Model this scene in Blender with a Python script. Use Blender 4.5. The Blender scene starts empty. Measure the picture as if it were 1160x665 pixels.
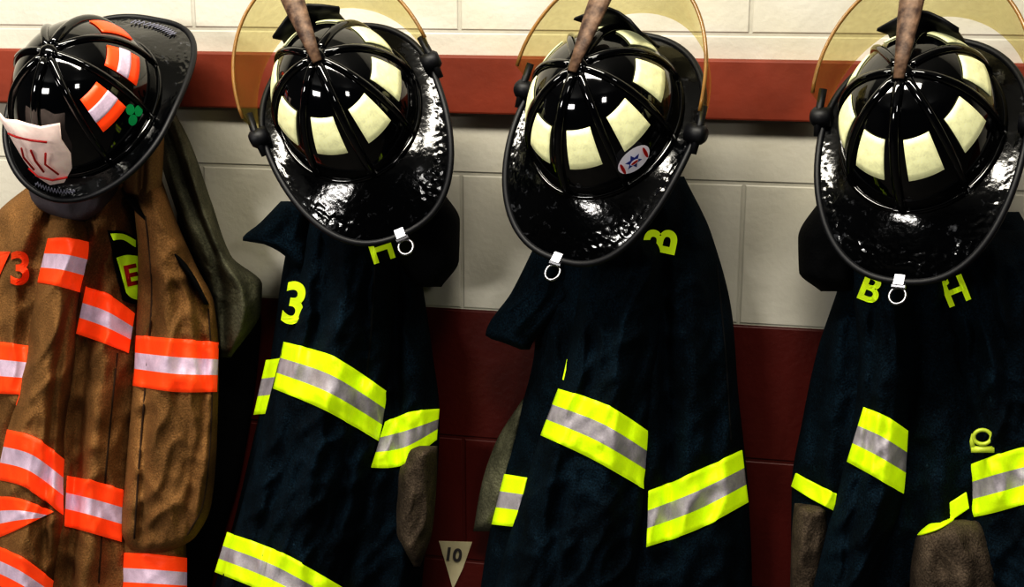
import bpy, bmesh, math, random
from math import sin, cos, pi, radians, exp, sqrt
from mathutils import Vector, Matrix, noise
random.seed(4)
scene = bpy.context.scene
col = scene.collection

# ------------------------------------------------------------------ camera
F = 1500.0; D = 1.95
YAW = math.atan(1500/6750); PIT = radians(13.9)
O = Vector((0, 0, 1.15))
fw = Vector((-sin(YAW)*cos(PIT), cos(YAW)*cos(PIT), -sin(PIT)))
rt = Vector((cos(YAW), sin(YAW), 0))
up = rt.cross(fw)
C = O - D*fw
cam_d = bpy.data.cameras.new("camera"); cam = bpy.data.objects.new("camera", cam_d); col.objects.link(cam)
cam_d.sensor_width = 36; cam_d.lens = F/1160*36; cam_d.clip_start = .05
m = Matrix((rt, up, -fw)).transposed().to_4x4(); m.translation = C
cam.matrix_world = m
scene.camera = cam
scene.view_settings.view_transform = 'Standard'
try: scene.view_settings.look = 'High Contrast'
except Exception:
    try: scene.view_settings.look = 'Medium High Contrast'
    except Exception: pass

def pt(px, py, d):
    """surveyed position (photo measurement) on the vertical plane d metres off the wall"""
    r = fw + rt*((px-580)/F) + up*((332.5-py)/F)
    t = (-d - C.y)/r.y
    return C + r*t

# ------------------------------------------------------------------ materials
def lin(c):
    o = []
    for v in c[:3]:
        v /= 255.0
        o.append(v/12.92 if v <= .04045 else ((v+.055)/1.055)**2.4)
    return (*o, 1)

def mat(name, c, rough=.6, metal=0, em=0, var=.0, vscale=8, bump=0, bscale=300, coat=0, c2=None, spec=.5, weave=0, lint=None, lscale=160, lmin=.60):
    m = bpy.data.materials.new(name); m.use_nodes = True
    nt = m.node_tree; b = nt.nodes['Principled BSDF']
    b.inputs['Roughness'].default_value = rough
    b.inputs['Metallic'].default_value = metal
    b.inputs['Coat Weight'].default_value = coat
    b.inputs['Coat Roughness'].default_value = .05
    b.inputs['Specular IOR Level'].default_value = spec
    tc = nt.nodes.new('ShaderNodeTexCoord')
    n = nt.nodes.new('ShaderNodeTexNoise'); n.inputs['Scale'].default_value = vscale; n.inputs['Detail'].default_value = 5
    nt.links.new(tc.outputs['Object'], n.inputs['Vector'])
    cr = nt.nodes.new('ShaderNodeValToRGB')
    a = lin(c)
    if c2 is None:
        lo = tuple(x*(1-var) for x in a[:3])+(1,); hi = tuple(min(1, x*(1+var)) for x in a[:3])+(1,)
    else: lo, hi = a, lin(c2)
    cr.color_ramp.elements[0].position = .35; cr.color_ramp.elements[1].position = .65
    cr.color_ramp.elements[0].color = lo; cr.color_ramp.elements[1].color = hi
    nt.links.new(n.outputs['Fac'], cr.inputs['Fac'])
    csock = cr.outputs['Color']
    if weave:
        vn = nt.nodes.new('ShaderNodeTexNoise'); vn.inputs['Scale'].default_value = 420; vn.inputs['Detail'].default_value = 2
        nt.links.new(tc.outputs['Object'], vn.inputs['Vector'])
        r2 = nt.nodes.new('ShaderNodeMapRange'); r2.inputs['From Min'].default_value = .35; r2.inputs['From Max'].default_value = .75
        r2.inputs['To Min'].default_value = 1-weave; r2.inputs['To Max'].default_value = 1+weave
        nt.links.new(vn.outputs['Fac'], r2.inputs['Value'])
        vm = nt.nodes.new('ShaderNodeVectorMath'); vm.operation = 'SCALE'
        nt.links.new(cr.outputs['Color'], vm.inputs[0]); nt.links.new(r2.outputs['Result'], vm.inputs['Scale'])
        csock = vm.outputs[0]
    if lint:
        # scuffs / lint where the surface is worn
        l1 = nt.nodes.new('ShaderNodeTexNoise'); l1.inputs['Scale'].default_value = lscale; l1.inputs['Detail'].default_value = 6; l1.inputs['Roughness'].default_value = .7
        nt.links.new(tc.outputs['Object'], l1.inputs['Vector'])
        lr = nt.nodes.new('ShaderNodeMapRange'); lr.inputs['From Min'].default_value = lmin; lr.inputs['From Max'].default_value = lmin+.18
        lr.inputs['To Min'].default_value = 0; lr.inputs['To Max'].default_value = .55
        nt.links.new(l1.outputs['Fac'], lr.inputs['Value'])
        lm = nt.nodes.new('ShaderNodeMixRGB'); nt.links.new(lr.outputs['Result'], lm.inputs[0]); nt.links.new(csock, lm.inputs[1]); lm.inputs[2].default_value = lin(lint)
        csock = lm.outputs[0]
    nt.links.new(csock, b.inputs['Base Color'])
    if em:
        nt.links.new(cr.outputs['Color'], b.inputs['Emission Color']); b.inputs['Emission Strength'].default_value = em  # self-glow on materials that are no lamps, lifts their brightness
    if bump:
        n2 = nt.nodes.new('ShaderNodeTexNoise'); n2.inputs['Scale'].default_value = bscale; n2.inputs['Detail'].default_value = 3
        nt.links.new(tc.outputs['Object'], n2.inputs['Vector'])
        bp = nt.nodes.new('ShaderNodeBump'); bp.inputs['Strength'].default_value = bump; bp.inputs['Distance'].default_value = .002
        nt.links.new(n2.outputs['Fac'], bp.inputs['Height']); nt.links.new(bp.outputs['Normal'], b.inputs['Normal'])
    return m

M = {}
M['navy'] = mat('navy_fabric', (16, 33, 44), .9, var=.4, vscale=14, bump=.8, bscale=400, spec=.15, weave=.6, lint=(64, 88, 100))
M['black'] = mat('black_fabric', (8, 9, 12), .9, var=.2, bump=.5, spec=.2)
M['tan'] = mat('tan_fabric', (142, 107, 68), .85, var=.24, vscale=10, bump=.8, bscale=400, spec=.2, weave=.3, lint=(180, 150, 112))
M['tanl'] = mat('light_tan_fabric', (158, 126, 86), .85, var=.15, bump=.5, bscale=500, spec=.2, weave=.2)
M['olive'] = mat('olive_grey_fabric', (104, 103, 86), .9, var=.3, vscale=20, bump=.8, bscale=200, spec=.2, weave=.3)
M['greybrown'] = mat('grey_brown_suede', (92, 81, 70), .9, var=.3, vscale=30, bump=.9, spec=.2, weave=.4)
M['collar'] = mat('grey_collar_fabric', (92, 86, 92), .9, var=.2, bump=.4, spec=.2)
M['seam'] = mat('dark_stitching', (60, 42, 28), .9)
M['nseam'] = mat('black_stitching', (5, 8, 12), .9)
M['lime'] = mat('fluorescent_lime_tape', (208, 238, 22), .5, em=.34, var=.06, vscale=30, bump=.2, weave=.06)  # emission on this and the other tapes paints in retroreflective brightness
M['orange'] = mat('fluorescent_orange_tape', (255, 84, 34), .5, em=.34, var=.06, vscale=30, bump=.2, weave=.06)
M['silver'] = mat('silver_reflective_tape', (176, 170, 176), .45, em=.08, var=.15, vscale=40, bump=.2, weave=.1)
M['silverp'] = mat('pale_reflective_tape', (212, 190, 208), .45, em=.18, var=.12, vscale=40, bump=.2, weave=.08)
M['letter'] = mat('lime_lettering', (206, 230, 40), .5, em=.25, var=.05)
M['oletter'] = mat('orange_lettering', (235, 80, 30), .6, em=.1, var=.1)
M['shell'] = mat('glossy_black_shell', (5, 6, 9), .07, coat=.6, var=.2, bump=.12, bscale=25, lint=(70, 72, 80), lscale=90, lmin=.66)
M['brim'] = mat('glossy_black_tooled_brim', (5, 6, 8), .13, coat=.2, var=.2, bump=.25, bscale=120, lint=(120, 122, 128), lscale=75, lmin=.60)
M['rubber'] = mat('black_rubber', (16, 17, 22), .5, var=.2)
M['stick'] = mat('cream_reflective_sticker', (235, 234, 186), .4, em=.22, var=.1, vscale=90, weave=.08)  # sticker glow, here and on the orange ones, stands in for returned light
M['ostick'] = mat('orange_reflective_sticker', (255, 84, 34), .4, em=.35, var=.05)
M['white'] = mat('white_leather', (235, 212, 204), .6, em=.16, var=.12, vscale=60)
M['whitep'] = mat('white_vinyl', (225, 222, 230), .4, em=.1, var=.04)
M['red'] = mat('red_paint_mark', (190, 35, 35), .5, var=.1)
M['blue'] = mat('blue_print', (50, 65, 150), .5, var=.1)
M['green'] = mat('green_vinyl', (15, 150, 90), .5, em=.1, var=.1)
M['yellow'] = mat('yellow_green_embroidery', (190, 225, 40), .6, em=.15, var=.1)
M['leather'] = mat('worn_brown_leather', (56, 38, 30), .6, vscale=70, c2=(132, 106, 86), bump=.8, bscale=100)
M['metal'] = mat('brushed_steel', (150, 150, 155), .35, metal=1, var=.1)
M['pale'] = mat('pale_ink', (130, 130, 145), .6, var=.1)
M['paper'] = mat('cream_paper', (215, 205, 170), .8, var=.08, vscale=30)
M['ink'] = mat('black_ink', (80, 76, 76), .8)
M['clip'] = mat('yellow_green_clip', (185, 200, 70), .4, em=.12, var=.15, vscale=60)
M['hook'] = mat('dark_steel', (60, 55, 52), .4, metal=1)

mv = bpy.data.materials.new('amber_clear_visor'); mv.use_nodes = True
nt = mv.node_tree; nt.nodes.clear()
o = nt.nodes.new('ShaderNodeOutputMaterial'); mx = nt.nodes.new('ShaderNodeMixShader')
tr = nt.nodes.new('ShaderNodeBsdfTransparent'); tr.inputs['Color'].default_value = (.95, .92, .74, 1)
pr = nt.nodes.new('ShaderNodeBsdfPrincipled'); pr.inputs['Base Color'].default_value = lin((190, 175, 110)); pr.inputs['Roughness'].default_value = .1
nz = nt.nodes.new('ShaderNodeTexNoise'); nz.inputs['Scale'].default_value = 25
mr = nt.nodes.new('ShaderNodeMapRange'); mr.inputs['To Min'].default_value = .05; mr.inputs['To Max'].default_value = .2
nt.links.new(nz.outputs['Fac'], mr.inputs['Value']); nt.links.new(mr.outputs['Result'], mx.inputs['Fac'])
nt.links.new(tr.outputs[0], mx.inputs[1]); nt.links.new(pr.outputs[0], mx.inputs[2]); nt.links.new(mx.outputs[0], o.inputs[0])
M['visor'] = mv
M['amber'] = mat('amber_visor_edge', (140, 106, 60), .25, var=.2, vscale=30)

# ------------------------------------------------------------------ object helpers
def make_obj(name, verts, faces, mats, parent=None, fmat=None, smooth=True, world=True, solid=0, label=None):
    vs = [Vector(v) for v in verts]
    if parent is not None and world:
        vs = [v - parent.location for v in vs]
    c = Vector((0, 0, 0))
    for v in vs: c += v
    c /= len(vs)
    me = bpy.data.meshes.new(name)
    me.from_pydata([v-c for v in vs], [], faces)
    if not isinstance(mats, (list, tuple)): mats = [mats]
    for k in mats: me.materials.append(M[k])
    if fmat:
        for p, i in zip(me.polygons, fmat): p.material_index = i
    for p in me.polygons: p.use_smooth = smooth
    me.update()
    ob = bpy.data.objects.new(name, me); ob.location = c
    col.objects.link(ob)
    if parent is not None: ob.parent = parent
    if solid:
        s = ob.modifiers.new('thick', 'SOLIDIFY'); s.thickness = solid; s.offset = -1
    if label: ob['label'] = label
    return ob

def top(name, loc, label, cat, group=None, mtx=None):
    e = bpy.data.objects.new(name, None); e.empty_display_size = .05
    col.objects.link(e)
    if mtx is not None: e.matrix_world = mtx
    else: e.location = loc
    e['label'] = label; e['category'] = cat
    if group: e['group'] = group
    return e

def interp(pts, y, k=0):
    if y <= pts[0][1]: return pts[0][0]
    if y >= pts[-1][1]: return pts[-1][0]
    n = len(pts)
    for i in range(n-1):
        if pts[i][1] <= y <= pts[i+1][1]:
            x0, y0 = pts[i]; x1, y1 = pts[i+1]
            h = max(1e-6, y1-y0); t = (y-y0)/h
            def slope(j):
                if j <= 0: return (pts[1][0]-pts[0][0])/max(1e-6, pts[1][1]-pts[0][1])
                if j >= n-1: return (pts[-1][0]-pts[-2][0])/max(1e-6, pts[-1][1]-pts[-2][1])
                a = (pts[j][0]-pts[j-1][0])/max(1e-6, pts[j][1]-pts[j-1][1])
                b = (pts[j+1][0]-pts[j][0])/max(1e-6, pts[j+1][1]-pts[j][1])
                if a*b <= 0: return 0
                return 2*a*b/(a+b)
            m0, m1 = slope(i)*h, slope(i+1)*h
            return (2*t**3-3*t*t+1)*x0+(t**3-2*t*t+t)*m0+(-2*t**3+3*t*t)*x1+(t**3-t*t)*m1
    return pts[-1][0]

class Panel:
    def __init__(s, L, R, db, df, p=2.3, folds=(), wr=.006, cap=40, bcap=0, seed=0):
        s.L, s.R, s.db, s.df, s.p, s.folds, s.wr, s.cap, s.bcap, s.seed = L, R, db, df, p, folds, wr, cap, bcap, seed
        s.y0 = max(L[0][1], R[0][1]); s.y1 = min(L[-1][1], R[-1][1])
    def dd(s, v, y):
        return interp([(d, yy) for yy, d in v], y) if isinstance(v, (list, tuple)) else v
    def depth(s, x, y, clamp=True):
        y = min(max(y, s.y0), s.y1)
        xl, xr = interp(s.L, y), interp(s.R, y)
        u = 2*(x-xl)/max(1e-3, xr-xl)-1
        u = max(-.999, min(.999, u))
        prof = (1-abs(u)**s.p)**(1/s.p)
        cp = 1
        if s.cap:
            q = 1-min(1, (y-s.y0+1)/s.cap); cp = sqrt(max(0, 1-q*q))
        if s.bcap:
            q = 1-min(1, (s.y1-y+1)/s.bcap); cp *= sqrt(max(0, 1-q*q))
        db, df = s.dd(s.db, y), s.dd(s.df, y)
        h = (df-db)*prof*cp
        e = min(1, prof*1.2)*cp
        for (line, w, a) in s.folds:
            fx = interp(line, y)
            fe = 1
            if y < line[0][1]: fe = exp(-((line[0][1]-y)/30)**2)
            if y > line[-1][1]: fe = exp(-((y-line[-1][1])/30)**2)
            h += a*exp(-((x-fx)/w)**2)*e*fe
        # long hanging folds that follow the panel's own direction + a few ridged diagonal drags
        us = u*(xr-xl)/2
        n = noise.noise(Vector((us/22+s.seed*7.3, y/170, s.seed)))*s.wr*1.3
        c = noise.noise(Vector((us/34+y/75, y/70-us/90, s.seed+9)))
        n += (max(0, .35-abs(c))-.12)*s.wr*1.7
        c2 = noise.noise(Vector((us/26-y/60, y/48+us/70, s.seed+19)))
        n += (max(0, .25-abs(c2))-.06)*s.wr*1.1
        h += n*e
        return db+max(h, .0005)
    def build(s, name, m, parent, nu=60, step=4, label=None):
        rows = max(4, int((s.y1-s.y0)/step))
        verts = []; faces = []
        nb = 6; ring = nu+1+nb
        for r in range(rows+1):
            y = s.y0+(s.y1-s.y0)*r/rows
            xl, xr = interp(s.L, y), interp(s.R, y)
            for i in range(nu+1):
                u = -cos(pi*i/nu)
                x = xl+(xr-xl)*(u*.9985+1)/2
                verts.append(pt(x, y, s.depth(x, y) if 0 < i < nu else s.dd(s.db, y)))
            for i in range(nb):
                u = 1-2*(i+1)/(nb+1)
                verts.append(pt(xl+(xr-xl)*(u+1)/2, y, s.dd(s.db, y)-.002))
        for r in range(rows):
            for i in range(ring):
                a = r*ring+i; b = r*ring+(i+1) % ring
                faces.append((a, a+ring, b+ring, b))
        faces.append(tuple(range(ring))); faces.append(tuple(reversed(range(rows*ring, (rows+1)*ring))))
        return make_obj(name, verts, faces, m, parent, label=label)

def poly_at(P, t):
    n = len(P)-1; f = t*n; i = min(n-1, int(f)); q = f-i
    if n >= 2:
        p0 = Vector(P[max(0, i-1)]); p1 = Vector(P[i]); p2 = Vector(P[i+1]); p3 = Vector(P[min(n, i+2)])
        return .5*((2*p1)+(p2-p0)*q+(2*p0-5*p1+4*p2-p3)*q*q+(3*p1-p0-3*p2+p3)*q**3)
    return Vector(P[i]).lerp(Vector(P[i+1]), q)

def stripe(panel, T, B, parent, mats=('lime', 'silver'), bands=(0, .34, .66, 1), order=(0, 1, 0), off=.0035, nx=40, name='reflective_stripe'):
    vs = []; fs = []; fm = []
    vv = []
    for k in range(len(bands)-1):
        for j in range(4): vv.append(bands[k]+(bands[k+1]-bands[k])*j/4)
    vv.append(bands[-1])
    for i in range(nx+1):
        t = i/nx; a = poly_at(T, t); b = poly_at(B, t)
        for v in vv:
            p = a.lerp(b, v); vs.append(pt(p.x, p.y, panel.depth(p.x, p.y)+off))
    nv = len(vv)
    for i in range(nx):
        for j in range(nv-1):
            a = i*nv+j
            fs.append((a, a+1, a+nv+1, a+nv)); fm.append(order[j//4])
    return make_obj(name, vs, fs, list(mats), parent, fmat=fm, solid=.002)

def text_mesh(s, bold=.02):
    cu = bpy.data.curves.new('t', 'FONT'); cu.body = s; cu.align_x = 'CENTER'; cu.align_y = 'CENTER'; cu.offset = bold
    cu.size = 1.35
    ob = bpy.data.objects.new('t', cu); col.objects.link(ob)
    bpy.context.view_layer.update()
    me = bpy.data.meshes.new_from_object(ob.evaluated_get(bpy.context.evaluated_depsgraph_get()))
    bm = bmesh.new(); bm.from_mesh(me)
    bmesh.ops.triangulate(bm, faces=bm.faces)
    bmesh.ops.subdivide_edges(bm, edges=bm.edges, cuts=2, use_grid_fill=True)
    vs = [v.co.copy() for v in bm.verts]; fs = [tuple(v.index for v in f.verts) for f in bm.faces]
    bm.free(); bpy.data.objects.remove(ob); bpy.data.meshes.remove(me)
    return vs, fs

def letters(s, panel, cx, cy, h, rot, parent, m='letter', off=.005, sx=1, name='lettering', flat=None):
    vs, fs = text_mesh(s, .04)
    r = radians(rot); out = []
    for v in vs:
        x, y = v.x*h*sx, v.y*h
        px = cx+x*cos(r)-y*sin(r); py = cy-(x*sin(r)+y*cos(r))
        out.append(pt(px, py, (panel.depth(px, py) if flat is None else flat)+off))
    return make_obj(name, out, fs, m, parent, smooth=False)

def tube(path, rad, closed=False, n=10, flat=1.0, upv=None):
    P = [Vector(p) for p in path]; N = len(P)
    if not isinstance(rad, (list, tuple)): rad = [rad]*N
    vs = []; fs = []
    prev = None
    for i in range(N):
        if closed: t = (P[(i+1) % N]-P[i-1]).normalized()
        else: t = (P[min(N-1, i+1)]-P[max(0, i-1)]).normalized()
        ref = Vector(upv) if upv is not None else (prev if prev is not None else Vector((0.02, .03, 1)))
        a = ref - t*ref.dot(t)
        if a.length < 1e-4: a = Vector((1, 0, 0)) - t*t.x
        a.normalize(); b = t.cross(a)
        prev = a
        for k in range(n):
            q = 2*pi*k/n
            vs.append(P[i]+a*cos(q)*rad[i]*flat+b*sin(q)*rad[i])
    R = N if closed else N-1
    for i in range(R):
        for k in range(n):
            i2 = (i+1) % N
            fs.append((i*n+k, i*n+(k+1) % n, i2*n+(k+1) % n, i2*n+k))
    if not closed:
        fs.append(tuple(reversed(range(n)))); fs.append(tuple(range((N-1)*n, N*n)))
    return vs, fs

def join(parts):
    V = []; Fc = []
    for v, f in parts:
        o = len(V); V += list(v); Fc += [tuple(i+o for i in g) for g in f]
    return V, Fc

def boxm(c, s):
    x, y, z = s[0]/2, s[1]/2, s[2]/2; c = Vector(c)
    v = [c+Vector((a*x, b*y, d*z)) for a in (-1, 1) for b in (-1, 1) for d in (-1, 1)]
    f = [(0, 1, 3, 2), (4, 6, 7, 5), (0, 4, 5, 1), (2, 3, 7, 6), (0, 2, 6, 4), (1, 5, 7, 3)]
    return v, f

def seam(panel, path, parent, m='nseam', rad=.0014, off=.0005):
    P = [poly_at(path, i/40) for i in range(41)]
    v, f = tube([pt(p.x, p.y, panel.depth(p.x, p.y)+off) for p in P], rad, False, 6)
    return make_obj('seam', v, f, m, parent)

# ------------------------------------------------------------------ room
def structure(name, c, s, m):
    v, f = boxm(c, s)
    ob = make_obj(name, v, f, m, smooth=False); ob['kind'] = 'structure'; return ob

zpaint = pt(700, 360, 0).z; xseam = pt(523, 275, 0).x
wm = bpy.data.materials.new('painted_concrete_block'); wm.use_nodes = True
nt = wm.node_tree; b = nt.nodes['Principled BSDF']; b.inputs['Roughness'].default_value = .5
geo = nt.nodes.new('ShaderNodeNewGeometry'); sep = nt.nodes.new('ShaderNodeSeparateXYZ'); nt.links.new(geo.outputs['Position'], sep.inputs[0])
def addn(sock, val):
    a = nt.nodes.new('ShaderNodeMath'); a.operation = 'ADD'; nt.links.new(sock, a.inputs[0]); a.inputs[1].default_value = val; return a.outputs[0]
W, H = .406, .203
cx = addn(sep.outputs['X'], -xseam+W*.5+W*20); cz = addn(sep.outputs['Z'], -zpaint+H*20)
cb = nt.nodes.new('ShaderNodeCombineXYZ'); nt.links.new(cx, cb.inputs[0]); nt.links.new(cz, cb.inputs[1])
br = nt.nodes.new('ShaderNodeTexBrick'); nt.links.new(cb.outputs[0], br.inputs['Vector'])
br.inputs['Scale'].default_value = 1; br.inputs['Brick Width'].default_value = W; br.inputs['Row Height'].default_value = H
br.inputs['Mortar Size'].default_value = .004; br.inputs['Mortar Smooth'].default_value = .6
gt = nt.nodes.new('ShaderNodeMath'); gt.operation = 'GREATER_THAN'; nt.links.new(sep.outputs['Z'], gt.inputs[0]); gt.inputs[1].default_value = zpaint
ns = nt.nodes.new('ShaderNodeTexNoise'); ns.inputs['Scale'].default_value = 5; ns.inputs['Detail'].default_value = 8; nt.links.new(geo.outputs['Position'], ns.inputs['Vector'])
def ramp(c1, c2):
    r = nt.nodes.new('ShaderNodeValToRGB'); r.color_ramp.elements[0].color = lin(c1); r.color_ramp.elements[1].color = lin(c2)
    r.color_ramp.elements[0].position = .3; r.color_ramp.elements[1].position = .7
    nt.links.new(ns.outputs['Fac'], r.inputs[0]); return r.outputs[0]
wc = ramp((203, 199, 187), (221, 217, 205)); rc = ramp((84, 22, 15), (98, 28, 19))
mix = nt.nodes.new('ShaderNodeMixRGB'); nt.links.new(gt.outputs[0], mix.inputs[0]); nt.links.new(rc, mix.inputs[1]); nt.links.new(wc, mix.inputs[2])
mm = nt.nodes.new('ShaderNodeMixRGB'); mm.blend_type = 'MULTIPLY'; nt.links.new(br.outputs['Fac'], mm.inputs[0]); nt.links.new(mix.outputs[0], mm.inputs[1]); mm.inputs[2].default_value = (.87, .87, .86, 1)
nt.links.new(mm.outputs[0], b.inputs['Base Color'])
inv = nt.nodes.new('ShaderNodeMath'); inv.operation = 'MULTIPLY_ADD'; nt.links.new(br.outputs['Fac'], inv.inputs[0]); inv.inputs[1].default_value = -1
n3 = nt.nodes.new('ShaderNodeTexNoise'); n3.inputs['Scale'].default_value = 90; n3.inputs['Detail'].default_value = 4; nt.links.new(geo.outputs['Position'], n3.inputs['Vector'])
m3 = nt.nodes.new('ShaderNodeMath'); m3.operation = 'MULTIPLY'; nt.links.new(n3.outputs['Fac'], m3.inputs[0]); m3.inputs[1].default_value = .4
nt.links.new(m3.outputs[0], inv.inputs[2])
bp = nt.nodes.new('ShaderNodeBump'); bp.inputs['Strength'].default_value = .5; bp.inputs['Distance'].default_value = .004
nt.links.new(inv.outputs[0], bp.inputs['Height']); nt.links.new(bp.outputs[0], b.inputs['Normal'])
M['wall'] = wm
M['rail'] = mat('red_brown_painted_wood', (132, 60, 40), .6, var=.15, vscale=12, bump=.3, bscale=60)
M['concrete'] = mat('grey_concrete_floor', (95, 92, 88), .6, var=.15, vscale=4, bump=.2, bscale=40)
M['plain'] = mat('grey_painted_wall', (95, 93, 90), .7, var=.05)
M['ceil'] = mat('white_ceiling', (160, 160, 158), .8, var=.03)
structure('wall_back', (0, .05, 1.45), (7, .1, 2.9), 'wall')
structure('wall_left', (-3.55, -2.75, 1.45), (.1, 5.5, 2.9), 'plain')
structure('wall_right', (3.55, -2.75, 1.45), (.1, 5.5, 2.9), 'plain')
structure('wall_front', (0, -5.55, 1.45), (7.2, .1, 2.9), 'plain')
structure('floor', (0, -2.75, -.05), (7.2, 5.7, .1), 'concrete')
structure('ceiling', (0, -2.75, 2.95), (7.2, 5.7, .1), 'ceil')
zt = pt(600, 64.5, .024).z; zb = pt(600, 131, .024).z
rail = structure('trim_1', (0, -.012, (zt+zb)/2), (6.9, .024, zt-zb), 'rail')
bv = rail.modifiers.new('b', 'BEVEL'); bv.width = .003; bv.segments = 2

HK = {}
def hook(px):
    p = pt(px, 105, .024)
    e = top('coat_hook', p, 'dark steel double coat hook screwed to the red rail', 'hook', 'steel hooks on the red rail')
    z = p.z; x = p.x
    make_obj('hook_plate', *boxm((x, -.0265, z), (.025, .005, .06)), 'hook', e, smooth=False)
    path = [(x, -.028, z+.0), (x, -.05, z-.01), (x, -.075, z-.005), (x, -.09, z+.015), (x, -.092, z+.032)]
    v, f = tube(path, [.005, .005, .005, .005, .007]); make_obj('hook_prong', v, f, 'hook', e)
    path = [(x, -.028, z-.018), (x, -.04, z-.035), (x, -.052, z-.03), (x, -.055, z-.018)]
    v, f = tube(path, .004); make_obj('hook_prong', v, f, 'hook', e)
    HK[px] = Vector((x, -.06, z-.01))
for x in (165, 395, 690, 1045): hook(x)
def loop(px, c):
    h = HK[px]
    path = [h+Vector((-.02, 0, -.16)), h+Vector((-.012, 0, -.08)), h+Vector((-.006, 0, -.01)), h+Vector((0, 0, .006)), h+Vector((.006, 0, -.01)), h+Vector((.012, 0, -.08)), h+Vector((.02, 0, -.16))]
    v, f = tube(path, .003, False, 8); make_obj('hanging_loop', v, f, 'black', c)

# ------------------------------------------------------------------ coats
CG = 'turnout coats hanging from the rail'
def coat(px, label):
    p = pt(px, 790, .08)
    return top('firefighter_coat', p, label, 'coat', CG)

# ---- coat 1 : tan
c1 = coat(100, 'tan firefighter coat with orange and silver stripes on a hook')
loop(165, c1)
Panel([(200, 230), (205, 400), (200, 560), (190, 790)], [(225, 230), (262, 310), (296, 360), (290, 430), (272, 540), (244, 640), (222, 790)], .003, .024, wr=.003, seed=1).build('gap_shade_panel', 'black', c1)  # black sheet added to stand in for the shade between the coats
Panel([(160, 100), (175, 160), (200, 240), (225, 310), (242, 350), (248, 405)], [(182, 100), (215, 160), (240, 230), (262, 290), (297, 322), (296, 350), (262, 405)], .026, .10, cap=20, bcap=15, seed=2, wr=.014,
    folds=[([(180, 120), (215, 220), (250, 320), (255, 390)], 6, -.022), ([(200, 140), (238, 260), (275, 330)], 6, .014)]).build('coat_hood', 'olive', c1)
body = Panel([(60, 190), (-10, 250), (-60, 400), (-70, 600), (-70, 790)], [(150, 190), (162, 260), (170, 420), (158, 600), (150, 790)], .03, .14,
    folds=[([(125, 240), (118, 400), (105, 560), (95, 700)], 16, .024), ([(20, 250), (15, 380), (25, 460)], 22, .022), ([(96, 400), (86, 520), (80, 700)], 7, -.024)], seed=3, wr=.016)
body.build('coat_body', 'tan', c1, nu=76)
hem = Panel([(138, 560), (134, 640), (125, 790)], [(205, 560), (212, 640), (205, 790)], .05, .13, seed=4); hem.build('coat_front_flap', 'tan', c1)
slv = Panel([(58, 232), (44, 300), (28, 400), (6, 490), (-6, 560), (-10, 640), (-14, 720)], [(95, 232), (104, 280), (92, 335), (85, 420), (74, 500), (74, 580), (66, 640), (50, 720)], .10, .20,
    folds=[([(75, 250), (62, 360), (40, 480), (20, 640)], 12, .014), ([(78, 340), (60, 460), (50, 600)], 5, -.016)], seed=5, wr=.016); slv.build('sleeve', 'tan', c1)
flap = Panel([(140, 200), (152, 240), (156, 300), (152, 400), (143, 520), (137, 600), (150, 630)], [(182, 200), (200, 250), (222, 300), (243, 345), (248, 400), (246, 500), (240, 570), (222, 608), (185, 630)], .07, .165,
    folds=[([(175, 240), (190, 380), (175, 560)], 20, .014), ([(215, 300), (232, 440), (215, 580)], 6, -.016), ([(165, 450), (160, 600)], 5, -.014)], seed=6, bcap=20, p=3, wr=.016); flap.build('sleeve', 'tan', c1)
Panel([(142, 118), (136, 170), (140, 215), (165, 232)], [(176, 105), (186, 150), (184, 200), (176, 232)], .11, .17, cap=15, bcap=10, seed=7, folds=[([(165, 110), (160, 232)], 4, -.02)]).build('collar', 'tanl', c1)
Panel([(28, 195), (38, 232), (78, 252)], [(140, 195), (125, 232), (97, 252)], .12, .2, cap=10, bcap=8, seed=8).build('neck_strap', 'collar', c1)
Panel([(140, 222), (175, 268), (212, 312), (232, 345)], [(148, 222), (187, 268), (220, 312), (237, 345)], .12, .176, cap=6, bcap=6, seed=9, wr=.003).build('shoulder_strap', 'black', c1)
OR = ('orange', 'silverp')
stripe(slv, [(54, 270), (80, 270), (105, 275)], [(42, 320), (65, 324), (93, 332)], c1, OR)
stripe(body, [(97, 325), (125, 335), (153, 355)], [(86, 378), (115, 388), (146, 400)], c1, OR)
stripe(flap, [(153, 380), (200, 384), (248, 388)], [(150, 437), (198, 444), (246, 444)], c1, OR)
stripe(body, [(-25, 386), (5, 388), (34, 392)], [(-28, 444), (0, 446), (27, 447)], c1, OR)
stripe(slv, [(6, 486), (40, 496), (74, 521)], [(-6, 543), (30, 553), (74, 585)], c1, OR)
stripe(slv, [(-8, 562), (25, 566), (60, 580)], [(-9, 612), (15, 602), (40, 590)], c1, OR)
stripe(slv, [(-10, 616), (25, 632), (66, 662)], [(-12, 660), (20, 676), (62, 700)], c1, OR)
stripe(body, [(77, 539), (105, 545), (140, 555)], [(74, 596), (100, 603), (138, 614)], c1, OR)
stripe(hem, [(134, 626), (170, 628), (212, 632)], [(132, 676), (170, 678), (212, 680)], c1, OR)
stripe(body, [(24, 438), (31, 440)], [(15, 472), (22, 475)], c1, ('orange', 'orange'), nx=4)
letters('73', body, 10, 306, 38, 0, c1, 'oletter')
stripe(body, [(122, 262), (138, 262), (156, 270)], [(140, 340), (150, 344), (158, 343)], c1, ('black', 'black'), off=.006, name='shoulder_patch')
stripe(body, [(125, 265), (140, 265), (154, 272)], [(128, 272), (141, 272), (154, 280)], c1, ('yellow', 'yellow'), off=.009, name='patch_border', nx=8)
stripe(body, [(133, 292), (145, 289), (157, 290)], [(144, 332), (150, 338), (158, 340)], c1, ('yellow', 'yellow'), off=.009, name='patch_emblem', nx=8)
letters('E', body, 149, 313, 24, 12, c1, 'red', off=.012, name='patch_letter')
seam(flap, [(165, 245), (172, 330), (166, 420), (158, 520), (152, 610)], c1, 'seam')
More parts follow.
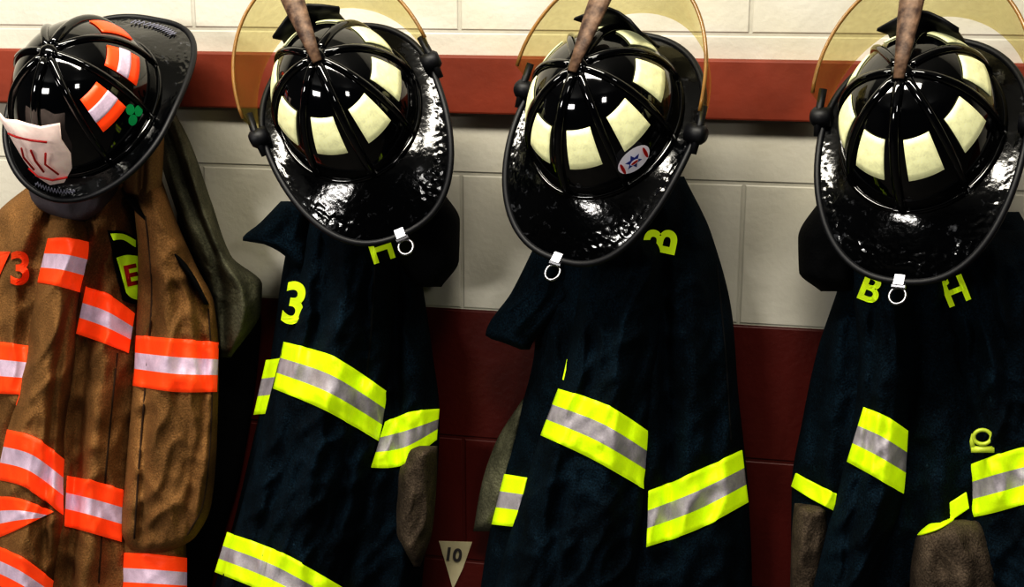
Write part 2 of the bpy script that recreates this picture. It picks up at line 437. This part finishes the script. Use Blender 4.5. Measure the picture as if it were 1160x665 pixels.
seam(flap, [(236, 350), (240, 420), (238, 500), (230, 570), (212, 606)], c1, 'seam')
seam(body, [(133, 400), (125, 480), (118, 560), (112, 660)], c1, 'seam')

# ---- coat 2 : navy
c2 = coat(370, 'navy firefighter coat with wide lime stripe across sleeve, beside tan coat')
loop(395, c2)
b2 = Panel([(350, 200), (325, 280), (302, 430), (284, 510), (265, 590), (243, 665), (222, 790)], [(440, 200), (474, 300), (490, 400), (498, 470), (494, 560), (480, 640), (472, 790)], .03, .13,
    folds=[([(470, 330), (468, 450), (455, 600)], 16, .02), ([(450, 330), (450, 600)], 6, -.02)], seed=11, wr=.02); b2.build('coat_body', 'navy', c2, nu=68)
s2 = Panel([(352, 240), (338, 320), (318, 400), (300, 470), (277, 560), (251, 655), (228, 790)], [(438, 240), (448, 320), (441, 440), (432, 502), (418, 580), (392, 665), (370, 790)], .08, .19,
    folds=[([(415, 270), (395, 400), (350, 560), (320, 700)], 24, .016), ([(370, 280), (350, 420), (300, 600)], 10, -.018), ([(420, 300), (405, 460), (380, 600)], 7, -.014)], seed=12, wr=.024); s2.build('sleeve', 'navy', c2, nu=68)
Panel([(318, 228), (295, 252), (274, 272), (300, 277), (325, 292), (335, 305)], [(350, 228), (352, 250), (354, 272), (354, 280), (352, 292), (350, 305)], .07, .12, cap=10, bcap=10, seed=13, wr=.008).build('collar_flap', 'navy', c2)
Panel([(470, 215), (452, 250), (450, 295), (466, 325)], [(500, 215), (521, 250), (520, 295), (500, 325)], .06, .15, cap=20, bcap=20, seed=14).build('collar', 'black', c2)
Panel([(462, 505), (450, 540), (448, 600), (468, 642)], [(496, 490), (495, 540), (490, 600), (476, 642)], .08, .145, cap=10, bcap=20, seed=15, wr=.012).build('cuff', 'greybrown', c2)
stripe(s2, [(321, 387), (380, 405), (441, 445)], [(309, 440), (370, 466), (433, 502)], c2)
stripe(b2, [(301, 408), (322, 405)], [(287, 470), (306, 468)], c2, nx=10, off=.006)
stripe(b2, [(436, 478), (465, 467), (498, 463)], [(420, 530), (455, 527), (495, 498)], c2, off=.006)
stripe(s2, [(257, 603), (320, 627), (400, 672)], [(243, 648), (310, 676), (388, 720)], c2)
letters('H', s2, 432, 283, 30, 18, c2, off=.014)
letters('3', b2, 333, 346, 48, -10, c2, off=.045, sx=.85)
seam(s2, [(425, 300), (420, 380), (414, 440)], c2)

# ---- coat 3
c3 = coat(700, 'dark navy firefighter coat with lime stripes between two navy coats')
loop(690, c3)
b3 = Panel([(650, 200), (612, 300), (605, 400), (588, 470), (568, 540), (548, 640), (530, 790)], [(775, 200), (806, 265), (830, 360), (836, 440), (848, 560), (852, 665), (850, 790)], .03, .14,
    folds=[([(770, 300), (785, 450), (790, 640)], 18, .02), ([(820, 400), (830, 600)], 10, .012), ([(755, 320), (758, 620)], 7, -.02)], seed=21, wr=.018); b3.build('coat_body', 'navy', c3, nu=76)
s3 = Panel([(665, 260), (652, 340), (637, 420), (612, 492), (588, 570), (562, 660), (535, 790)], [(758, 260), (752, 350), (742, 430), (736, 500), (733, 560), (728, 640), (705, 790)], .09, .20,
    folds=[([(720, 280), (700, 430), (660, 620)], 26, .014), ([(680, 300), (668, 430), (630, 600)], 8, -.014)], seed=22, wr=.022, p=2.6); s3.build('sleeve', 'navy', c3, nu=68)
Panel([(605, 280), (580, 330), (550, 380), (575, 390), (590, 396)], [(655, 280), (650, 330), (618, 372), (606, 384), (600, 396)], .07, .12, cap=10, bcap=8, seed=23, wr=.01).build('collar_flap', 'navy', c3)
Panel([(592, 452), (562, 500), (545, 550), (536, 602)], [(625, 452), (625, 500), (615, 550), (580, 602)], .026, .055, cap=10, bcap=10, seed=24, wr=.012, folds=[([(600, 460), (570, 590)], 6, -.02)]).build('cuff', 'olive', c3)
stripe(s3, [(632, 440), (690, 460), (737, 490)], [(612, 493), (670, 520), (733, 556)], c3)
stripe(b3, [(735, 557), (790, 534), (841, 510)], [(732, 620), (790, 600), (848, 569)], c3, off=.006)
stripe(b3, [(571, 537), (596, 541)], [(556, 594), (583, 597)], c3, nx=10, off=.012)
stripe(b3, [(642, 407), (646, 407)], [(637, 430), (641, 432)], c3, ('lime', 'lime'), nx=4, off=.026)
letters('B', s3, 750, 274, 38, 78, c3, off=.005, flat=.168)
seam(b3, [(812, 300), (822, 400), (828, 500)], c3)

# ---- coat 4
c4 = coat(1040, 'navy firefighter coat with grey-brown cuffs and yellow metal clip')
loop(1045, c4)
b4 = Panel([(975, 240), (948, 330), (925, 400), (908, 480), (897, 545), (895, 665), (890, 790)], [(1130, 200), (1165, 260), (1190, 330), (1205, 560), (1210, 790)], .03, .14,
    folds=[([(1060, 330), (1065, 450), (1060, 600)], 20, .018), ([(945, 380), (930, 600)], 12, .015)], seed=31, wr=.018); b4.build('coat_body', 'navy', c4, nu=68)
s4 = Panel([(962, 270), (966, 330), (972, 400), (968, 465), (955, 530), (934, 610), (915, 690), (900, 790)], [(1040, 270), (1040, 400), (1031, 490), (1026, 560), (1006, 620), (985, 700), (960, 790)], .10, .19,
    folds=[([(1015, 320), (1005, 480), (970, 640)], 14, .012), ([(990, 360), (985, 480), (960, 620)], 6, -.012)], seed=32, wr=.018); s4.build('sleeve', 'navy', c4)
s4r = Panel([(1048, 260), (1052, 330), (1078, 400), (1090, 480), (1091, 560), (1090, 640), (1100, 790)], [(1150, 240), (1190, 330), (1205, 480), (1210, 560), (1205, 640), (1190, 790)], .08, .19,
    folds=[([(1125, 330), (1130, 500), (1140, 640)], 14, .014), ([(1105, 380), (1108, 640)], 6, -.012)], seed=33, wr=.02); s4r.build('sleeve', 'navy', c4, nu=68)
g4 = Panel([(1055, 588), (1036, 612), (1030, 665), (1030, 790)], [(1098, 575), (1122, 605), (1143, 665), (1150, 790)], .12, .21, cap=25, seed=34, wr=.012); g4.build('cuff', 'greybrown', c4)
Panel([(903, 545), (897, 600), (895, 665), (893, 790)], [(945, 570), (940, 620), (930, 665), (925, 790)], .06, .135, cap=15, seed=35, wr=.012).build('cuff', 'greybrown', c4)
Panel([(930, 225), (904, 270), (905, 308), (930, 330)], [(985, 225), (985, 270), (980, 308), (975, 330)], .06, .15, cap=20, bcap=15, seed=36).build('collar', 'black', c4)
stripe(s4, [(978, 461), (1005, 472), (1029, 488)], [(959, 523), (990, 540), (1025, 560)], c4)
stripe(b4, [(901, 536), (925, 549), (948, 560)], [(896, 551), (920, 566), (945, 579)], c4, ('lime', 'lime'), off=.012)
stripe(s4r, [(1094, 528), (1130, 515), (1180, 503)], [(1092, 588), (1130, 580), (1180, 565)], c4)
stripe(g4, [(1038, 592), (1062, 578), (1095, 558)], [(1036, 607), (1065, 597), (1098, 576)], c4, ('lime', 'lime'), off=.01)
letters('B', s4, 985, 328, 32, -22, c4, off=.006); letters('H', s4r, 1083, 331, 31, 22, c4, off=.006); letters('C', s4r, 1063, 317, 22, 22, c4, off=.006)
dcl = s4r.depth(1113, 500)+.012
ring = [pt(1113+10*cos(a), 495-8*sin(a), dcl+.006) for a in [2*pi*k/20 for k in range(20)]]
bar = tube([pt(1100, 509, dcl+.004), pt(1126, 509, dcl+.004)], .0045, False, 8)
l1 = tube([pt(1102, 508, dcl+.004), pt(1101, 500, dcl+.004), pt(1103, 492, dcl+.004)], .003, False, 8)
l2 = tube([pt(1124, 508, dcl+.004), pt(1125, 500, dcl+.004), pt(1123, 492, dcl+.004)], .003, False, 8)
cv, cf = join([tube(ring, .0025, True, 8), bar, l1, l2])
make_obj('clip', cv, cf, 'clip', c4, label='yellow-green metal clip')

# ---- paper tag on the wall
e = top('paper_tag', pt(512, 668, .001), 'small cream paper tag pinned to the dark red wall', 'tag')
tv = [pt(497, 613, .001), pt(535, 614, .001), pt(524, 645, .0015), pt(513, 668, .002), pt(508, 650, .0015)]
make_obj('tag_card', tv, [(0, 4, 3, 2, 1)], 'paper', e, smooth=False, solid=.001)
class Flat:
    def depth(s, x, y): return .0015
letters('10', Flat(), 513, 629, 15, -8, e, 'ink', name='tag_number', off=.0018)

# ------------------------------------------------------------------ helmets
AX, AY, HH = .092, .108, .126
def dome(th, ph, off=0):
    r = sin(ph)**.92
    p = Vector((AX*r*cos(th), AY*r*sin(th), HH*cos(ph)))
    if off:
        n = Vector((p.x/AX**2, p.y/AY**2, p.z/HH**2)).normalized(); p += n*off
    return p
def outer(th):
    c, s = cos(th), sin(th)
    if s >= 0: return Vector((.119*c, .138*s, -.004-.010*s*s))
    return Vector((.119*math.copysign(abs(c)**.78, c), -.176*abs(s)**.90, -.004-.042*abs(s)**1.6))
def brimpt(th, s, tool=0, seed=0):
    a = dome(th, pi/2); b = outer(th)
    p = a.lerp(b, s); p.z = b.z*s**1.2
    p.z += .006*abs(cos(th))*s*s
    if tool:
        band = max(0, 1-abs(s-.72)/.2)**.5
        rear = max(0, -sin(th))**.4
        nn = noise.noise(Vector((p.x*130, p.y*190, seed)))+.5*noise.noise(Vector((p.x*260, p.y*260, seed+4)))
        nn = max(-.25, min(.25, nn))*2
        p.z += tool*band*rear*nn*.5 + tool*.5*noise.noise(Vector((p.x*28, p.y*28, seed+7)))*min(1, s*4)*(1-s)
    return p

def helmet(px, py, d, z, phi, label, kind='cream', visor=True, badge=False, ring=True, seed=0):
    o = pt(px, py, d)
    v = (C-o).normalized(); R = Vector((0, 0, 1)).cross(v).normalized(); U = v.cross(R)
    zl = (R*z[0]+U*z[1]+v*z[2]).normalized()
    w = R*cos(radians(phi))+U*sin(radians(phi))
    yl = (w-zl*w.dot(zl)).normalized(); xl = yl.cross(zl)
    mt = Matrix((xl, yl, zl)).transposed().to_4x4(); mt.translation = o
    e = top('fire_helmet', o, label, 'helmet', 'fire helmets hung over the coats', mtx=mt)
    mk = lambda n, vf, m, **k: make_obj(n, vf[0], vf[1], m, e, world=False, **k)
    NT = 96
    vs = [dome(0, 0)]; fs = []
    NP = 22
    for j in range(1, NP+1):
        for i in range(NT): vs.append(dome(2*pi*i/NT, pi/2*j/NP))
    for i in range(NT): fs.append((0, 1+i, 1+(i+1) % NT))
    for j in range(NP-1):
        for i in range(NT):
            a = 1+j*NT+i; b = 1+j*NT+(i+1) % NT; fs.append((a, a+NT, b+NT, b))
    mk('helmet_dome', (vs, fs), 'shell', solid=.003)
    vs = []; fs = []; NB = 36; NQ = 320
    for j in range(NB+1):
        for i in range(NQ): vs.append(brimpt(2*pi*i/NQ, j/NB, .0022, seed))
    for j in range(NB):
        for i in range(NQ):
            a = j*NQ+i; b = j*NQ+(i+1) % NQ; fs.append((a, a+NQ, b+NQ, b))
    mk('helmet_brim', (vs, fs), 'brim', solid=.003)
    ev = tube([brimpt(2*pi*i/NT, 1.0) for i in range(NT)], .0042, True, 10); mk('brim_edge', ev, 'rubber')
    ev = tube([dome(2*pi*i/NT, pi/2*.985, .001) for i in range(NT)], .0035, True, 8); mk('base_bead', ev, 'shell')
    parts = []
    for k in range(8):
        th = pi/2+k*pi/4
        r = .0065 if k in (0, 4) else .0054
        parts.append(tube([dome(th, q*pi/2, .0005) for q in [.04+.94*i/16 for i in range(17)]], [r*(1.0-.15*i/16) for i in range(17)], False, 10))
    boss = tube([Vector((0, 0, HH-.004)), Vector((0, 0, HH+.004)), Vector((0, 0, HH+.008))], [.014, .012, .006], False, 16)
    parts.append(boss)
    mk('dome_ribs', join(parts), 'shell')
    def patch(name, th, ph0, ph1, w0, w1, m, off=.0018):
        vs = []; fs = []
        for i in range(7):
            for j in range(7):
                ph = ph0+(ph1-ph0)*j/6; ww = w0+(w1-w0)*j/6
                vs.append(dome(th+ww*(i/3-1), ph, off))
        for i in range(6):
            for j in range(6):
                a = i*7+j; fs.append((a, a+1, a+8, a+7))
        return mk(name, (vs, fs), m, solid=.001)
    for k in range(8):
        th = pi/2+pi/8+k*pi/4
        if kind == 'cream':
            jt = radians(1.5)*noise.noise(Vector((k*3.3, seed, 1)))
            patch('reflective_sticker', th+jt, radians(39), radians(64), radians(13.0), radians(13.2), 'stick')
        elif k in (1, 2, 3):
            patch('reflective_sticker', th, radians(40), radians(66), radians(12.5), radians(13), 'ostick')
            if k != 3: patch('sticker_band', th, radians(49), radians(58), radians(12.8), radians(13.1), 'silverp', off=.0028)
    if kind == 'cream':
        path = [(0, -.012, HH+.006), (0, .02, HH+.012), (0, .06, HH+.02), (0, .10, HH+.026), (0, .135, HH+.03)]
        mk('crest_holder', tube(path, [.006, .009, .013, .015, .014], False, 12, flat=.5, upv=(0, 0, 1)), 'leather', label='worn brown leather crest strip')
    S = [(0, .0), (.022, .006), (.036, .024), (.042, .048), (.040, .075), (.046, .100), (.026, .104), (.012, .112), (0, .116)]
    S = S+[(-x, z_) for x, z_ in S[-2:0:-1]]
    vs = []
    lean = -.03 if kind == 'cream' else -.022
    sy = .118 if kind == 'cream' else .124
    for yo in (0, .004):
        for x, z_ in S: vs.append(Vector((x, sy+yo+lean*(z_/.1)-x*x*9, z_+.006)))
    n = len(S)
    c0 = len(vs); vs.append(Vector((0, sy+lean*.55, .061))); vs.append(Vector((0, sy+.0045+lean*.55, .061)))
    fs = [(i, (i+1) % n, n+(i+1) % n, n+i) for i in range(n)]+[(c0, (i+1) % n, i) for i in range(n)]+[(c0+1, n+i, n+(i+1) % n) for i in range(n)]
    mk('front_shield', (vs, fs), 'white' if kind != 'cream' else 'rubber', label='white leather front shield' if kind != 'cream' else None)
    if kind != 'cream':
        def fp(x, z_, o=.006): return Vector((x, sy+lean*((z_-.006)/.1)-x*x*9+o, z_))
        st = []
        for pa in ([(-.028, .088), (-.01, .094), (.012, .094), (.03, .087)], [(-.004, .035), (.0, .055), (-.002, .075)], [(-.022, .03), (-.012, .05), (-.02, .07)], [(.012, .033), (.022, .05), (.014, .072)], [(-.03, .022), (-.01, .02), (.012, .02), (.026, .026)]):
            st.append(tube([fp(x, z_) for x, z_ in pa], .0014, False, 6))
        mk('shield_markings', join(st), 'red')
        for (t0, t1) in ((1.3, 1.85), (4.3, 4.85)):
            pth = []
            for i in range(40):
                t = t0+(t1-t0)*i/39; q = brimpt(t, .72+.1*sin(i*2.1)); q.z += .003; pth.append(q)
            mk('brim_marking', tube(pth, .0009, False, 5), 'pale')
        th = radians(171); ph = radians(73)
        vs = []; fs = []
        for (ct, cp) in ((0, -4), (-4, 2), (4, 2)):
            b0 = len(vs); vs.append(dome(th+radians(ct), ph+radians(cp), .003))
            for i in range(12): vs.append(dome(th+radians(ct+4*cos(i*pi/6)), ph+radians(cp+3.6*sin(i*pi/6)), .003))
            fs += [(b0, b0+1+i, b0+1+(i+1) % 12) for i in range(12)]
        mk('shamrock_sticker', (vs, fs), 'green')
    if badge:
        th0 = -pi/2+radians(57); ph0 = radians(71)
        ctr = dome(th0, ph0); nrm = (dome(th0, ph0, .01)-ctr).normalized(); tx = (dome(th0, ph0+.05)-ctr).normalized(); ty = nrm.cross(tx)
        def disc(rx, ry, off, k=24, star=False, cx=0, cy=0):
            vs = []
            def P(dx, dy): return ctr+nrm*(off+.0035-(dy*dy)/.3-dx*dx/.4)+tx*dx+ty*dy
            vs.append(P(cx, cy))
            for i in range(k):
                a = 2*pi*i/k; q = (1 if i % 2 == 0 else .5) if star else 1
                vs.append(P(cx+rx*q*cos(a), cy+ry*q*sin(a)))
            return vs, [(0, 1+i, 1+(i+1) % k) for i in range(k)]
        mk('badge_sticker', disc(.0165, .0225, .003), 'whitep')
        mk('badge_star', disc(.0105, .012, .0046, 12, True, 0, -.002), 'blue')
        mk('badge_mark', disc(.0035, .006, .0060, 12, False, 0, -.002), 'whitep')
        mk('badge_mark', disc(.0018, .0052, .0068, 12, False, 0, -.002), 'red')
        mk('badge_mark', disc(.009, .0022, .0050, 12, False, .000, .0155), 'red')
        mk('badge_mark', disc(.009, .0020, .0050, 12, False, .000, -.0175), 'red')
    if visor:
        vs = []; fs = []; NA = 40; NZ = 8
        def vp(al, q): return Vector(((.120+.008*q)*cos(al), .012+(.150+.012*q)*sin(al), .002+.085*q*(.35+.65*sin(al)**.6)))
        for i in range(NA+1):
            al = radians(4)+radians(172)*i/NA
            for j in range(NZ+1): vs.append(vp(al, j/NZ))
        for i in range(NA):
            for j in range(NZ):
                a = i*(NZ+1)+j; fs.append((a, a+1, a+NZ+2, a+NZ+1))
        mk('visor', (vs, fs), 'visor', solid=.002, label='clear amber flip-up visor')
        mk('visor_edge', tube([vp(radians(4)+radians(172)*i/NA, 1) for i in range(NA+1)], .0024, False, 8), 'amber')
        for sx in (-1, 1):
            mk('visor_knob', tube([(sx*.110, .01, .010), (sx*.130, .01, .010), (sx*.134, .01, .010)], [.012, .012, .008], False, 16, upv=(0, 0, 1)), 'rubber')
            mk('visor_arm', tube([(sx*.124, -.012, .0), (sx*.125, .01, .012), (sx*.122, .04, .026)], .005, False, 8), 'rubber')
    if ring:
        q = brimpt(-pi/2, 1.0)
        mk('hanger_clip', join([boxm(q+Vector((0, .007, .004)), (.012, .026, .003)), tube([q+Vector((-.008, -.006, 0)), q+Vector((.008, -.006, 0))], .0035, False, 8)]), 'metal', smooth=False, label='steel hanger clip')
        rp = [q+Vector((.0095*cos(a), -.017+.0105*sin(a), -.003)) for a in [2*pi*k/24 for k in range(24)]]
        mk('d_ring', tube(rp, .0019, True, 8), 'metal')
    return e

helmet(104, 120, .22, (-.37, .54, .75), -104, 'black fire helmet with orange stickers, white shield and green shamrock', kind='orange', visor=False, ring=False, seed=1)
helmet(396, 124, .21, (-.30, .50, .80), 113, 'glossy black fire helmet with cream stickers beside tan coat helmet', seed=2)
helmet(687, 138, .21, (-.27, .50, .80), 76, 'glossy black fire helmet with cream stickers and round emblem', badge=True, seed=3)
helmet(1044, 149, .21, (-.20, .50, .82), 90, 'glossy black fire helmet with cream stickers above yellow clip coat', seed=5)

# ------------------------------------------------------------------ lights
def area(name, loc, tgt, sx, sy, e, c=(1, 1, 1)):
    l = bpy.data.lights.new(name, 'AREA'); l.shape = 'RECTANGLE'; l.size = sx; l.size_y = sy; l.energy = e; l.color = c
    ob = bpy.data.objects.new(name, l); ob.location = loc
    ob.rotation_euler = (Vector(tgt)-Vector(loc)).to_track_quat('-Z', 'Y').to_euler(); col.objects.link(ob)
area('ceiling_light', (-.3, -1.2, 2.8), (-.1, -.1, 1.4), 2.0, .22, 46, (1, .95, .84))
area('added_brim_light', (-1.8, -3.8, 2.1), (-.1, 0, 1.25), .9, .45, 38, (1, .97, .92))  # added lamp behind the camera for brim reflections, no actual bay opening
area('side_light', (1.8, -3.2, 2.4), (.2, 0, 1.3), .4, .4, 9, (1, .97, .92))  # small lamp added for extra highlights
w = bpy.data.worlds.new('world'); scene.world = w; w.use_nodes = True
w.node_tree.nodes['Background'].inputs[0].default_value = (.6, .65, .7, 1); w.node_tree.nodes['Background'].inputs[1].default_value = .2
